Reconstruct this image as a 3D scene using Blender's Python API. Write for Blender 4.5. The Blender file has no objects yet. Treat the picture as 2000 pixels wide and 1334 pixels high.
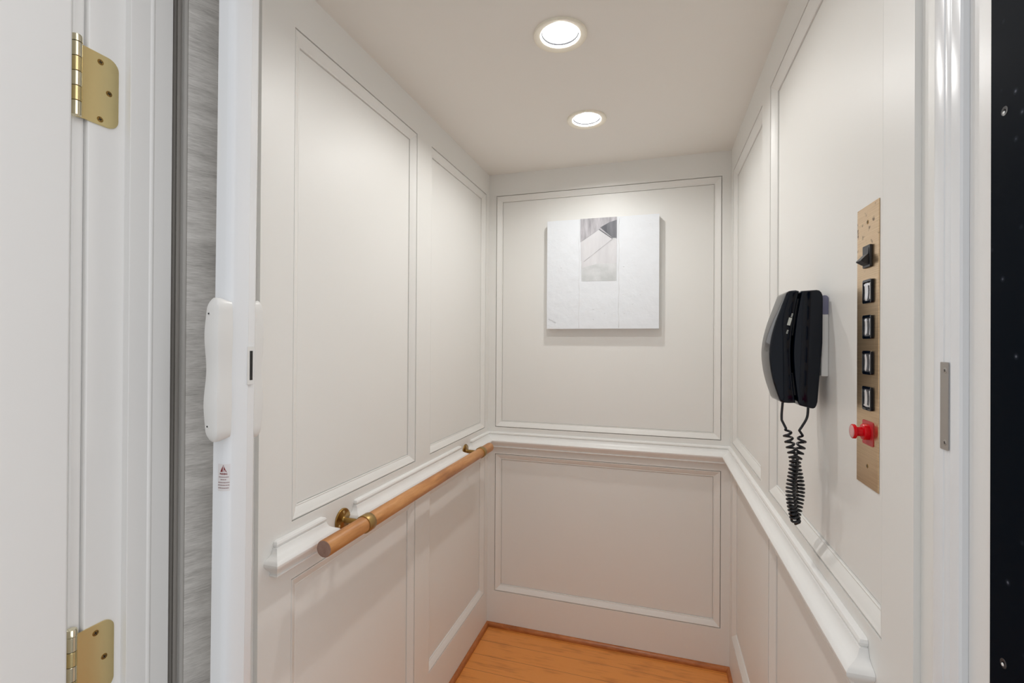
import bpy, bmesh, math, random
from mathutils import Vector, Matrix
random.seed(4)
S = bpy.context.scene
COL = S.collection
PI = math.pi

# ------------------------------------------------------------------ main dimensions (metres)
XL, XR = -0.7541, 0.2839            # cabin side wall faces; the cabin's back wall face is y = 0
ZC = 2.10                           # cabin ceiling
ZT, ZB, LT, LB = 2.0004, 0.9262, 0.802, 0.1655      # upper panel top / bottom, lower panel top / bottom
REC = 0.015                         # recess of the panels
CAM = Vector((0.0, -2.0733, 1.3161))

# ------------------------------------------------------------------ materials
def mat(name, color, rough=0.5, metal=0.0, spec=0.5, coat=0.0):
    m = bpy.data.materials.new(name); m.use_nodes = True
    b = m.node_tree.nodes['Principled BSDF']
    b.inputs['Base Color'].default_value = (*color, 1)
    b.inputs['Roughness'].default_value = rough
    b.inputs['Metallic'].default_value = metal
    b.inputs['Specular IOR Level'].default_value = spec
    if coat: b.inputs['Coat Weight'].default_value = coat; b.inputs['Coat Roughness'].default_value = 0.05
    return m
def nd(m, t, **k):
    n = m.node_tree.nodes.new(t)
    for a, v in k.items():
        if a in n.inputs: n.inputs[a].default_value = v
        else: setattr(n, a, v)
    return n
def lk(m, a, b): m.node_tree.links.new(a, b)
def bs(m): return m.node_tree.nodes['Principled BSDF']
def coords(m, scale=(1, 1, 1), rot=(0, 0, 0)):
    tc = nd(m, 'ShaderNodeTexCoord'); mp = nd(m, 'ShaderNodeMapping')
    mp.inputs['Scale'].default_value = scale; mp.inputs['Rotation'].default_value = rot
    lk(m, tc.outputs['Object'], mp.inputs['Vector']); return mp.outputs['Vector']
def noise(m, vec, scale, detail=3, rough=0.5):
    n = nd(m, 'ShaderNodeTexNoise'); n.inputs['Scale'].default_value = scale
    n.inputs['Detail'].default_value = detail; n.inputs['Roughness'].default_value = rough
    lk(m, vec, n.inputs['Vector']); return n.outputs['Fac']
def ramp(m, fac, stops):
    r = nd(m, 'ShaderNodeValToRGB'); e = r.color_ramp.elements
    while len(e) < len(stops): e.new(0.5)
    for x, (p, c) in zip(e, stops): x.position = p; x.color = (*c, 1)
    lk(m, fac, r.inputs['Fac']); return r.outputs['Color']
def bump(m, fac, strength, dist):
    b = nd(m, 'ShaderNodeBump'); b.inputs['Strength'].default_value = strength; b.inputs['Distance'].default_value = dist
    lk(m, fac, b.inputs['Height']); lk(m, b.outputs['Normal'], bs(m).inputs['Normal'])

def paint(name, color, rough, dist=0.0004):
    m = mat(name, color, rough)
    v = coords(m)
    bump(m, noise(m, v, 90, 4), 0.12, dist)
    return m
M = {}
M['paint'] = paint('cream_cabin_paint', (0.790, 0.787, 0.762), 0.42)
M['ceil'] = paint('ceiling_paint', (0.83, 0.812, 0.77), 0.75)
M['trim'] = paint('white_trim_paint', (0.83, 0.83, 0.815), 0.33)
M['jamb'] = paint('jamb_paint', (0.79, 0.785, 0.77), 0.35)
M['door'] = paint('door_paint', (0.80, 0.795, 0.78), 0.45)
M['enamel'] = mat('white_enamel_aluminium', (0.78, 0.80, 0.82), 0.22)
M['plastic'] = mat('white_plastic', (0.72, 0.715, 0.695), 0.30)
M['grey_alu'] = mat('grey_hinge_profile', (0.34, 0.32, 0.295), 0.40)
M['grey_alu2'] = mat('pale_grey_hinge_profile', (0.50, 0.485, 0.46), 0.40)
M['black'] = mat('gloss_black_plastic', (0.0015, 0.004, 0.010), 0.07, spec=0.28)
M['black_matte'] = mat('black_plastic', (0.012, 0.012, 0.014), 0.35)
M['cord'] = mat('black_cord_vinyl', (0.006, 0.007, 0.010), 0.25)
M['brass'] = mat('polished_brass', (0.80, 0.66, 0.34), 0.22, 1.0)
M['brass_pin'] = mat('bright_brass', (0.86, 0.80, 0.60), 0.12, 1.0)
M['antique'] = mat('aged_brass', (0.34, 0.205, 0.060), 0.30, 1.0)
M['antique2'] = mat('dull_brass_band', (0.42, 0.28, 0.11), 0.38, 1.0)
M['dark_hole'] = mat('dark_recess', (0.01, 0.009, 0.008), 0.6)
M['red'] = mat('red_plastic', (0.62, 0.002, 0.009), 0.16, spec=0.25)
M['red_plate'] = mat('red_plate', (0.46, 0.025, 0.03), 0.38)
M['knob_sheen'] = mat('painted_knob_sheen', (0.62, 0.30, 0.29), 0.15)  # pale pink reflection on the knob's face, painted into the colour
M['steel'] = mat('dull_steel', (0.44, 0.42, 0.40), 0.45, 0.9)
M['chrome'] = mat('clear_chrome_lens', (0.80, 0.80, 0.84), 0.10, 0.85)
M['ring'] = mat('cream_ring', (0.88, 0.84, 0.72), 0.30)
M['lens_edge_line'] = mat('dark_edge_line', (0.012, 0.012, 0.013), 0.8, spec=0.1)
M['reflector'] = mat('white_reflector', (0.85, 0.85, 0.84), 0.25)
M['ink'] = mat('red_brown_ink', (0.22, 0.025, 0.03), 0.6)
M['ink2'] = mat('faded_ink', (0.33, 0.22, 0.22), 0.6)
M['sticker'] = mat('clear_sticker', (0.70, 0.68, 0.68), 0.3)
M['silver_mark'] = mat('pale_slider', (0.55, 0.57, 0.52), 0.4)
M['back_of_door'] = M['door']
# lamp lens
m = bpy.data.materials.new('lamp_lens'); m.use_nodes = True
b = m.node_tree.nodes['Principled BSDF']
b.inputs['Base Color'].default_value = (0.9, 0.9, 0.9, 1)
b.inputs['Emission Color'].default_value = (1.0, 0.995, 0.975, 1)
b.inputs['Emission Strength'].default_value = 470.0
M['lens'] = m
m = m.copy(); m.name = 'frosted_lamp_rim'; m.node_tree.nodes['Principled BSDF'].inputs['Emission Strength'].default_value = 1.2
M['rim'] = m
# speckled black strip
m = mat('black_strip', (0.001, 0.003, 0.007), 0.5, spec=0.02)
v = coords(m)
vo = nd(m, 'ShaderNodeTexVoronoi'); vo.inputs['Scale'].default_value = 32; lk(m, v, vo.inputs['Vector'])
c = ramp(m, vo.outputs['Distance'], [(0.0, (0.16, 0.17, 0.20)), (0.05, (0.014, 0.018, 0.026)), (0.11, (0.0015, 0.0035, 0.007))])
lk(m, c, bs(m).inputs['Base Color'])
M['strip'] = m
# grey linen-grain gate panel, fibres run along local x (horizontal)
m = mat('grey_grasscloth_panel', (0.3, 0.29, 0.28), 0.55)
v = coords(m, (16, 16, 190))
n1 = noise(m, v, 3.0, 5, 0.7)
v2 = coords(m, (3, 3, 16)); n2 = noise(m, v2, 2.5, 4, 0.6)
mx = nd(m, 'ShaderNodeMath', operation='ADD'); lk(m, n1, mx.inputs[0]); lk(m, n2, mx.inputs[1])
md = nd(m, 'ShaderNodeMath', operation='MULTIPLY'); lk(m, mx.outputs[0], md.inputs[0]); md.inputs[1].default_value = 0.5
c = ramp(m, md.outputs[0], [(0.30, (0.32, 0.305, 0.285)), (0.5, (0.60, 0.58, 0.55)), (0.70, (0.84, 0.82, 0.785))])
lk(m, c, bs(m).inputs['Base Color']); bump(m, n1, 0.3, 0.0006)
M['grass'] = m
# woods
def wood(name, cols, scale, rough, grain=(1, 1, 1), coat=0.0):
    m = mat(name, cols[1], rough, coat=coat)
    v = coords(m, grain)
    n = noise(m, v, scale, 6, 0.62)
    n2 = noise(m, coords(m, tuple(g * 0.23 for g in grain)), scale, 3, 0.5)
    a = nd(m, 'ShaderNodeMath', operation='ADD'); lk(m, n, a.inputs[0]); lk(m, n2, a.inputs[1])
    h = nd(m, 'ShaderNodeMath', operation='MULTIPLY'); lk(m, a.outputs[0], h.inputs[0]); h.inputs[1].default_value = 0.5
    c = ramp(m, h.outputs[0], [(0.32, cols[0]), (0.5, cols[1]), (0.68, cols[2])])
    lk(m, c, bs(m).inputs['Base Color'])
    bump(m, n, 0.15, 0.0004)
    return m
M['oak'] = wood('oiled_oak_rail', [(0.30, 0.115, 0.034), (0.50, 0.215, 0.066), (0.66, 0.33, 0.125)], 11, 0.42, (7, 1.0, 7))
M['oak_end'] = wood('oak_end_grain', [(0.20, 0.11, 0.08), (0.29, 0.175, 0.135), (0.36, 0.23, 0.18)], 60, 0.7, (1, 1, 1))
M['shoe'] = wood('stained_shoe_moulding', [(0.26, 0.075, 0.016), (0.42, 0.135, 0.032), (0.54, 0.20, 0.06)], 8, 0.32, (4, 4, 20))
# plank floor: planks run along x
m = mat('plank_floor', (0.4, 0.18, 0.05), 0.30, coat=0.15)
tc = nd(m, 'ShaderNodeTexCoord')
br = nd(m, 'ShaderNodeTexBrick'); br.inputs['Scale'].default_value = 1.0
br.inputs['Brick Width'].default_value = 3.1; br.inputs['Row Height'].default_value = 0.093
br.inputs['Mortar Size'].default_value = 0.0009; br.inputs['Mortar Smooth'].default_value = 0.3
br.inputs['Color1'].default_value = (0.35, 0.35, 0.35, 1); br.inputs['Color2'].default_value = (0.66, 0.66, 0.66, 1)
br.inputs['Mortar'].default_value = (0.05, 0.05, 0.05, 1)
mpb = nd(m, 'ShaderNodeMapping'); mpb.inputs['Location'].default_value = (-0.42, 0.02, 0); lk(m, tc.outputs['Object'], mpb.inputs['Vector'])
lk(m, mpb.outputs['Vector'], br.inputs['Vector'])
mp = nd(m, 'ShaderNodeMapping'); mp.inputs['Scale'].default_value = (1.2, 26, 1); lk(m, tc.outputs['Object'], mp.inputs['Vector'])
n1 = noise(m, mp.outputs['Vector'], 4.0, 6, 0.65)
mp2 = nd(m, 'ShaderNodeMapping'); mp2.inputs['Scale'].default_value = (2.5, 7, 1); lk(m, tc.outputs['Object'], mp2.inputs['Vector'])
n2 = noise(m, mp2.outputs['Vector'], 3.0, 3, 0.5)
a1 = nd(m, 'ShaderNodeMath', operation='ADD'); lk(m, n1, a1.inputs[0]); lk(m, n2, a1.inputs[1])
a2 = nd(m, 'ShaderNodeMath', operation='MULTIPLY_ADD'); lk(m, br.outputs['Color'], a2.inputs[0]); a2.inputs[1].default_value = 0.35; lk(m, a1.outputs[0], a2.inputs[2])
a3 = nd(m, 'ShaderNodeMath', operation='MULTIPLY'); lk(m, a2.outputs[0], a3.inputs[0]); a3.inputs[1].default_value = 0.8
c = ramp(m, a3.outputs[0], [(0.55, (0.38, 0.118, 0.019)), (0.95, (0.76, 0.295, 0.064))])
mixn = nd(m, 'ShaderNodeMixRGB'); mixn.blend_type = 'MIX'; lk(m, br.outputs['Fac'], mixn.inputs['Fac']); lk(m, c, mixn.inputs['Color1']); mixn.inputs['Color2'].default_value = (0.22, 0.070, 0.016, 1)
lk(m, mixn.outputs['Color'], bs(m).inputs['Base Color'])
M['floor'] = m
# brushed bronze control plate with a few stains
m = mat('brushed_bronze_plate', (0.5, 0.36, 0.22), 0.30, 1.0)
v = coords(m, (1, 3, 220)); n = noise(m, v, 3, 4, 0.6)
c1 = ramp(m, n, [(0.3, (0.60, 0.42, 0.245)), (0.7, (0.76, 0.575, 0.37))])
v2 = coords(m, (1, 1, 1)); n2 = noise(m, v2, 70, 2, 0.5)
tc = nd(m, 'ShaderNodeTexCoord'); sp = nd(m, 'ShaderNodeSeparateXYZ'); lk(m, tc.outputs['Object'], sp.inputs[0])
gz = nd(m, 'ShaderNodeMapRange'); gz.inputs['From Min'].default_value = 0.09; gz.inputs['From Max'].default_value = 0.17; lk(m, sp.outputs['Z'], gz.inputs['Value'])
st = nd(m, 'ShaderNodeMapRange'); st.inputs['From Min'].default_value = 0.60; st.inputs['From Max'].default_value = 0.68; lk(m, n2, st.inputs['Value'])
mm = nd(m, 'ShaderNodeMath', operation='MULTIPLY'); lk(m, gz.outputs[0], mm.inputs[0]); lk(m, st.outputs[0], mm.inputs[1])
mi = nd(m, 'ShaderNodeMixRGB'); lk(m, mm.outputs[0], mi.inputs['Fac']); lk(m, c1, mi.inputs['Color1']); mi.inputs['Color2'].default_value = (0.20, 0.12, 0.06, 1)
lk(m, mi.outputs['Color'], bs(m).inputs['Base Color'])
M['bronze'] = m
# plastered white canvas
m = mat('plastered_white_canvas', (0.79, 0.825, 0.87), 0.6, spec=0.2)
v = coords(m); n = noise(m, v, 26, 4, 0.5)
v2 = coords(m, (1, 1, 1)); n2 = noise(m, v2, 9, 2, 0.5)
a = nd(m, 'ShaderNodeMath', operation='MULTIPLY_ADD'); lk(m, n2, a.inputs[0]); a.inputs[1].default_value = 1.2; lk(m, n, a.inputs[2])
bump(m, a.outputs[0], 0.30, 0.010)
M['canvas'] = m
def wash(name, ca, cb, sc=(14, 14, 3)):
    m = mat(name, ca, 0.6)
    n = noise(m, coords(m, sc), 1.6, 4, 0.6)
    lk(m, ramp(m, n, [(0.35, ca), (0.65, cb)]), bs(m).inputs['Base Color']); return m
M['wash_dark'] = wash('charcoal_wash', (0.10, 0.105, 0.125), (0.22, 0.225, 0.25))
M['wash_mid'] = wash('mauve_grey_wash', (0.31, 0.30, 0.33), (0.60, 0.595, 0.63), (22, 22, 4))
M['wash_lite'] = wash('pale_lilac_wash', (0.62, 0.62, 0.65), (0.71, 0.715, 0.74))
M['wash_pale'] = wash('pale_grey_wash', (0.54, 0.565, 0.575), (0.70, 0.715, 0.735), (9, 9, 9))
M['pencil'] = mat('pencil_grey', (0.16, 0.165, 0.18), 0.7)
M['plaster_line'] = mat('plaster_ridge', (0.70, 0.715, 0.735), 0.6)

# ------------------------------------------------------------------ mesh helpers
def build(name, bm, material, parent=None, smooth=False, bevel=0.0, segs=2, auto=None, origin=None):
    bmesh.ops.recalc_face_normals(bm, faces=bm.faces[:])
    me = bpy.data.meshes.new(name)
    if origin is not None:
        bmesh.ops.translate(bm, verts=bm.verts[:], vec=-Vector(origin))
    bm.to_mesh(me); bm.free()
    ms = material if isinstance(material, (list, tuple)) else [material]
    for x in ms: me.materials.append(x)
    o = bpy.data.objects.new(name, me); COL.objects.link(o)
    if origin is not None: o.location = origin
    if parent is not None:
        o.parent = parent
        o.matrix_parent_inverse = Matrix.Identity(4)
        po = world_loc(parent)
        o.location = Vector(o.location) - po
    if smooth:
        for p in me.polygons: p.use_smooth = True
        if auto is not None:
            sharp_by_angle(me, auto)
    if bevel:
        md = o.modifiers.new('bevel', 'BEVEL'); md.width = bevel; md.segments = segs; md.limit_method = 'ANGLE'; md.angle_limit = 0.6
        md.harden_normals = False
    return o
def world_loc(o):
    v = Vector(o.location)
    while o.parent is not None:
        o = o.parent; v = v + Vector(o.location)
    return v
def sharp_by_angle(me, ang):
    bm = bmesh.new(); bm.from_mesh(me)
    for e in bm.edges:
        if len(e.link_faces) == 2 and e.calc_face_angle(0) > ang: e.smooth = False
    bm.to_mesh(me); bm.free()
def box(bm, x0, x1, y0, y1, z0, z1):
    v = [bm.verts.new(p) for p in ((x0,y0,z0),(x1,y0,z0),(x1,y1,z0),(x0,y1,z0),(x0,y0,z1),(x1,y0,z1),(x1,y1,z1),(x0,y1,z1))]
    for f in ((0,3,2,1),(4,5,6,7),(0,1,5,4),(1,2,6,5),(2,3,7,6),(3,0,4,7)): bm.faces.new([v[i] for i in f])
def prism(bm, pts, h0, h1, f):
    """polygon pts (a,b) extruded from h0 to h1; f(a,b,h) -> xyz"""
    A = [bm.verts.new(f(a, b, h0)) for a, b in pts]; B = [bm.verts.new(f(a, b, h1)) for a, b in pts]
    n = len(pts)
    bm.faces.new(A[::-1]); bm.faces.new(B)
    for i in range(n): bm.faces.new((A[i], A[(i+1) % n], B[(i+1) % n], B[i]))
PLAN = lambda a, b, h: (a, b, h)                 # plan polygon extruded upwards
SIDE = lambda a, b, h: (a, h, b)                 # (x,z) profile extruded along y
def frame_of(d):
    d = Vector(d).normalized()
    u = d.cross(Vector((0, 0, 1)) if abs(d.z) < 0.9 else Vector((1, 0, 0))).normalized()
    return d, u, d.cross(u)
def lathe(bm, base, axis, prof, n=40, close0=True, close1=True):
    """prof: list of (t along axis, radius)"""
    d, u, w = frame_of(axis); base = Vector(base); rings = []
    for t, r in prof:
        rings.append([bm.verts.new(base + d*t + (u*math.cos(2*PI*k/n) + w*math.sin(2*PI*k/n))*r) for k in range(n)])
    for A, B in zip(rings, rings[1:]):
        for k in range(n): bm.faces.new((A[k], A[(k+1) % n], B[(k+1) % n], B[k]))
    if close0: bm.faces.new(rings[0][::-1])
    if close1: bm.faces.new(rings[-1])
    return rings
def tube(bm, pts, r, n=8):
    pts = [Vector(p) for p in pts]; rings = []; up = None
    for i, p in enumerate(pts):
        t = (pts[min(i+1, len(pts)-1)] - pts[max(i-1, 0)]).normalized()
        if up is None: _, up, _ = frame_of(t)
        up = (up - t*up.dot(t)).normalized(); w = t.cross(up)
        rr = r[i] if isinstance(r, (list, tuple)) else r
        rings.append([bm.verts.new(p + (up*math.cos(2*PI*k/n) + w*math.sin(2*PI*k/n))*rr) for k in range(n)])
    for A, B in zip(rings, rings[1:]):
        for k in range(n): bm.faces.new((A[k], A[(k+1) % n], B[(k+1) % n], B[k]))
    bm.faces.new(rings[0][::-1]); bm.faces.new(rings[-1])
def spline(pts, per=12):
    P = [Vector(p) for p in pts]; P = [P[0]*2-P[1]] + P + [P[-1]*2-P[-2]]; out = []
    for i in range(1, len(P)-2):
        for k in range(per):
            t = k/per; a, b, c, d = P[i-1], P[i], P[i+1], P[i+2]
            out.append(0.5*((2*b) + (c-a)*t + (2*a-5*b+4*c-d)*t*t + (3*b-a-3*c+d)*t**3))
    out.append(P[-2].copy()); return out
def round_poly(pts, r, n=5):
    """round every corner of a convex-ish polygon"""
    out = []; m = len(pts)
    for i in range(m):
        p0, p, p1 = Vector(pts[i-1]), Vector(pts[i]), Vector(pts[(i+1) % m])
        rr = r[i] if isinstance(r, (list, tuple)) else r
        if rr <= 0: out.append((p.x, p.y)); continue
        a = (p0-p).normalized(); b = (p1-p).normalized()
        half = a.angle(b)/2; d = min(rr/math.tan(half), (p0-p).length*0.49, (p1-p).length*0.49); rr = d*math.tan(half)
        s, e = p+a*d, p+b*d
        c = p + (a+b).normalized()*(rr/math.sin(half))
        va, vb = s-c, e-c; ang = va.angle(vb)
        for k in range(n+1):
            t = k/n
            w = (va*math.sin((1-t)*ang) + vb*math.sin(t*ang))/max(math.sin(ang), 1e-6) if ang > 1e-4 else va
            q = c + w; out.append((q.x, q.y))
    return out
def empty(name, loc, label, cat, group=None):
    o = bpy.data.objects.new(name, None); COL.objects.link(o); o.location = loc; o.empty_display_size = 0.05
    o['label'] = label; o['category'] = cat
    if group: o['group'] = group
    return o
def structure(o): o['kind'] = 'structure'; return o
def copy_tree(o, parent=None):
    c = o.copy(); COL.objects.link(c); c.parent = parent
    for ch in list(o.children): copy_tree(ch, c)
    return c

# ------------------------------------------------------------------ panelled cabin walls
MOULD = [(0.0000, 0.0120), (0.0023, 0.0120), (0.0023, 0.0014), (0.0030, 0.0009), (0.0050, 0.0010), (0.0062, 0.0018), (0.0085, 0.0030),
         (0.0120, 0.0046), (0.0155, 0.0064), (0.0190, 0.0084), (0.0220, 0.0104), (0.0238, 0.0116), (0.0248, 0.0114),
         (0.0258, 0.0110), (0.0268, 0.0113), (0.0274, 0.0122), (0.0275, 0.0185), (0.0290, 0.0185), (0.0290, 0.0150)]
def panelled_wall(name, f, u0, u1, rects, ztop):
    bm = bmesh.new()
    us = sorted({u0, u1} | {r[0] for r in rects} | {r[1] for r in rects})
    zs = sorted({0.0, ztop} | {r[2] for r in rects} | {r[3] for r in rects})
    cache = {}
    def V(u, z, d):
        k = (round(u, 5), round(z, 5), round(d, 5))
        if k not in cache: cache[k] = bm.verts.new(f(*k))
        return cache[k]
    for a, b in zip(us, us[1:]):
        for c, d in zip(zs, zs[1:]):
            hole = any(r[0]-1e-6 <= a and b <= r[1]+1e-6 and r[2]-1e-6 <= c and d <= r[3]+1e-6 for r in rects)
            if not hole: bm.faces.new((V(a,c,0), V(b,c,0), V(b,d,0), V(a,d,0)))
            bm.faces.new((V(a,c,.03), V(a,d,.03), V(b,d,.03), V(b,c,.03)))
    for a, b in zip(us, us[1:]):
        for z in (0.0, ztop): bm.faces.new((V(a,z,0), V(b,z,0), V(b,z,.03), V(a,z,.03)))
    for c, d in zip(zs, zs[1:]):
        for u in (u0, u1): bm.faces.new((V(u,c,0), V(u,d,0), V(u,d,.03), V(u,c,.03)))
    for r in rects:
        q = [(r[0],r[2]),(r[1],r[2]),(r[1],r[3]),(r[0],r[3])]
        for (a, c), (b, d) in zip(q, q[1:]+q[:1]):
            w = [bm.verts.new(f(*p)) for p in ((a,c,0),(b,d,0),(b,d,.0295),(a,c,.0295))]; bm.faces.new(w)
    wall = structure(build(name, bm, M['paint']))
    for r in rects:
        bm = bmesh.new(); rings = []
        for m_, d in MOULD:
            m_ = m_ + 0.0001
            rings.append([bm.verts.new(f(u, z, d)) for u, z in ((r[0]+m_, r[2]+m_), (r[1]-m_, r[2]+m_), (r[1]-m_, r[3]-m_), (r[0]+m_, r[3]-m_))])
        for A, B in zip(rings, rings[1:]):
            for k in range(4): bm.faces.new((A[k], A[(k+1) % 4], B[(k+1) % 4], B[k]))
        bm.faces.new(rings[-1])
        build('recessed_panel', bm, M['paint'], wall)
    return wall
L1A, L1B, L2A, L2B = -1.2383, -0.6921, -0.5911, -0.0414
R1A, R1B, R2A, R2B = -0.6805, -1.3361, -0.0457, -0.5804
BL, BR = -0.7189, 0.2495
LEFT = lambda u, z, d: (XL-d, u, z)
RIGHT = lambda u, z, d: (XR+d, u, z)
BACK = lambda u, z, d: (u, d, z)
Z2 = ((ZB, ZT), (LB, LT))
YFL, YFR = -1.3280, -1.4159
panelled_wall('wall_left', LEFT, YFL, 0.0, [(a, b, c, d) for a, b in ((L1A, L1B), (L2A, L2B)) for c, d in Z2], ZC)
panelled_wall('wall_right', RIGHT, YFR, 0.0, [(a, b, c, d) for a, b in ((R1B, R1A), (R2B, R2A)) for c, d in Z2], ZC)
panelled_wall('wall_back', BACK, XL-.03, XR+.03, [(BL, BR, c, d) for c, d in Z2], ZC)

# ceiling and floor of the cabin
bm = bmesh.new(); 
HOLES = [(-0.239, -0.8985), (-0.239, -0.4275)]
# ceiling slab with two round cut-outs for the lamps (ring-filled)
def ceiling():
    bm = bmesh.new(); x0, x1, y0, y1 = XL-.03, XR+.03, -1.46, 0.03; R = 0.053; n = 48
    ys = [y0, (HOLES[0][1]+HOLES[1][1])/2, y1]
    for (hx, hy), a, b in zip(HOLES, ys, ys[1:]):
        circ = [(hx+R*math.cos(2*PI*k/n), hy+R*math.sin(2*PI*k/n)) for k in range(n)]
        def edge(k):
            c, s = math.cos(2*PI*k/n), math.sin(2*PI*k/n)
            tx = ((x1-hx) if c > 0 else (x0-hx))/c if abs(c) > 1e-9 else 1e9
            ty = ((b-hy) if s > 0 else (a-hy))/s if abs(s) > 1e-9 else 1e9
            t = min(tx, ty); return (hx+c*t, hy+s*t)
        C_ = [bm.verts.new((x, y, ZC)) for x, y in circ]; D_ = [bm.verts.new((x, y, ZC+0.06)) for x, y in circ]
        E_ = [bm.verts.new((*edge(k), ZC)) for k in range(n)]
        for k in range(n):
            j = (k+1) % n
            bm.faces.new((C_[k], C_[j], E_[j], E_[k])); bm.faces.new((C_[k], C_[j], D_[j], D_[k]))
        for cx, cy in ((x0, a), (x1, a), (x1, b), (x0, b)):
            ang = math.atan2(cy-hy, cx-hx) % (2*PI); k = int(ang/(2*PI)*n) % n
            v = bm.verts.new((cx, cy, ZC)); bm.faces.new((E_[k], E_[(k+1) % n], v))
    t = [bm.verts.new(p) for p in ((x0,y0,ZC+.06),(x1,y0,ZC+.06),(x1,y1,ZC+.06),(x0,y1,ZC+.06))]; bm.faces.new(t)
    w = [bm.verts.new(p) for p in ((x0,y0,ZC),(x1,y0,ZC),(x1,y1,ZC),(x0,y1,ZC))]
    for k in range(4): bm.faces.new((w[k], w[(k+1) % 4], t[(k+1) % 4], t[k]))
    return structure(build('ceiling', bm, M['ceil']))
ceiling()
bm = bmesh.new(); box(bm, XL-.03, XR+.03, -1.46, .03, -.04, 0); structure(build('floor', bm, M['floor']))

# shoe mouldings (quarter round, stained wood)
def shoe(name, pts, inward):
    prof = [(0, 0.0), (0.0125, 0.0)] + [(0.0125*math.cos(a*PI/12), 0.006+0.013*math.sin(a*PI/12)) for a in range(0, 7)]
    bm = bmesh.new(); R = []
    for (x, y), (mx, my) in zip(pts, inward):
        R.append([bm.verts.new((x+mx*p, y+my*p, z)) for p, z in prof])
    n = len(prof)
    for k in range(n): bm.faces.new((R[0][k], R[0][(k+1) % n], R[1][(k+1) % n], R[1][k]))
    bm.faces.new(R[0]); bm.faces.new(R[1][::-1])
    o = structure(build(name, bm, M['shoe'], smooth=True, auto=0.7))
e = 0.0002
shoe('baseboard_left', [(XL+e, YFL), (XL+e, -e)], [(1, 0), (1, -1)])
shoe('baseboard_back', [(XL+e, -e), (XR-e, -e)], [(1, -1), (-1, -1)])
shoe('baseboard_right', [(XR-e, YFR), (XR-e, -e)], [(-1, 0), (-1, -1)])

# ------------------------------------------------------------------ chair rail (three runs with returned ends)
RAIL = [(0, .9055), (.005, .9052), (.0092, .9030), (.0110, .8988), (.0100, .8950), (.0080, .8935), (.0080, .8925), (.0108, .8915), (.0120, .8870),
        (.0150, .8815), (.0205, .8772), (.0268, .8745), (.0315, .8720), (.0340, .8680), (.0338, .8640), (.0318, .8600),
        (.0285, .8560), (.0240, .8512), (.0200, .8470), (.0178, .8435), (.0172, .8412), (.0190, .8402), (.0196, .8382), (.0180, .8358), (.0125, .8345), (.0065, .8330), (0, .8312)]
def rail(name, stations):
    """stations: list of functions p -> (x,y)"""
    bm = bmesh.new(); R = [[bm.verts.new((*s(p), z)) for p, z in RAIL] for s in stations]
    for A, B in zip(R, R[1:]):
        for k in range(len(RAIL)-1): bm.faces.new((A[k], A[k+1], B[k+1], B[k]))
    bmesh.ops.remove_doubles(bm, verts=bm.verts[:], dist=1e-6)
    return structure(build(name, bm, M['trim'], smooth=True, auto=0.55))
g = 0.0002
def run_left(name, y0, y1):
    return rail(name, [lambda p: (XL+g, y0-p), lambda p: (XL+g+p, y0-p), lambda p: (XL+g+p, y1+p), lambda p: (XL+g, y1+p)])
run_left('trim_1', -1.280, -1.150)
run_left('trim_2', -1.011, -0.347)
rail('trim_3', [lambda p: (XL+g, -.212-p), lambda p: (XL+g+p, -.212-p), lambda p: (XL+g+p, -g-p), lambda p: (XR-g-p, -g-p),
                lambda p: (XR-g-p, -1.286-p), lambda p: (XR-g, -1.286-p)])

# ------------------------------------------------------------------ recessed downlights
def downlight(loc, label):
    t = empty('recessed_downlight', loc, label, 'ceiling light', 'recessed downlights in the cabin ceiling')
    x, y, z = loc
    bm = bmesh.new()
    lathe(bm, (x, y, z), (0, 0, -1), [(-.0003, .0675), (.0044, .0675), (.0054, .0668), (.0056, .0655), (.0044, .0600), (.0025, .0520), (.0020, .0502), (.0008, .0490)], 64, False, False)
    build('trim_ring', bm, M['ring'], t, smooth=True)
    bm = bmesh.new()
    lathe(bm, (x, y, z), (0, 0, 1), [(-.0012, .0490), (.0030, .0476), (.0060, .0462), (.0180, .0405), (.034, .0385)], 64, False, False)
    build('reflector_cone', bm, M['reflector'], t, smooth=True, auto=0.8)
    bm = bmesh.new()
    lathe(bm, (x, y, z), (0, 0, 1), [(.0028, .0474), (.0030, .0460), (.0065, .0452)], 64, False, False)
    build('lens_edge_line', bm, M['lens_edge_line'], t, smooth=True)  # dark ring added to draw the grey line at the glass edge
    bm = bmesh.new()
    lathe(bm, (x, y, z), (0, 0, 1), [(.0105, .001), (.0107, .010), (.0112, .0190), (.0118, .0245)], 48, True, False)
    build('lamp_lens', bm, M['lens'], t, smooth=True)
    bm = bmesh.new()
    lathe(bm, (x, y, z), (0, 0, 1), [(.0119, .0246), (.0126, .0295), (.0138, .0335), (.0180, .0370)], 64, False, False)
    build('frosted_rim', bm, M['rim'], t, smooth=True)
    return t
downlight((HOLES[0][0], HOLES[0][1], ZC), 'round recessed downlight with cream ring, larger one nearer the cabin door')
downlight((HOLES[1][0], HOLES[1][1], ZC), 'round recessed downlight with cream ring, smaller one nearer the back wall painting')

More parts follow.
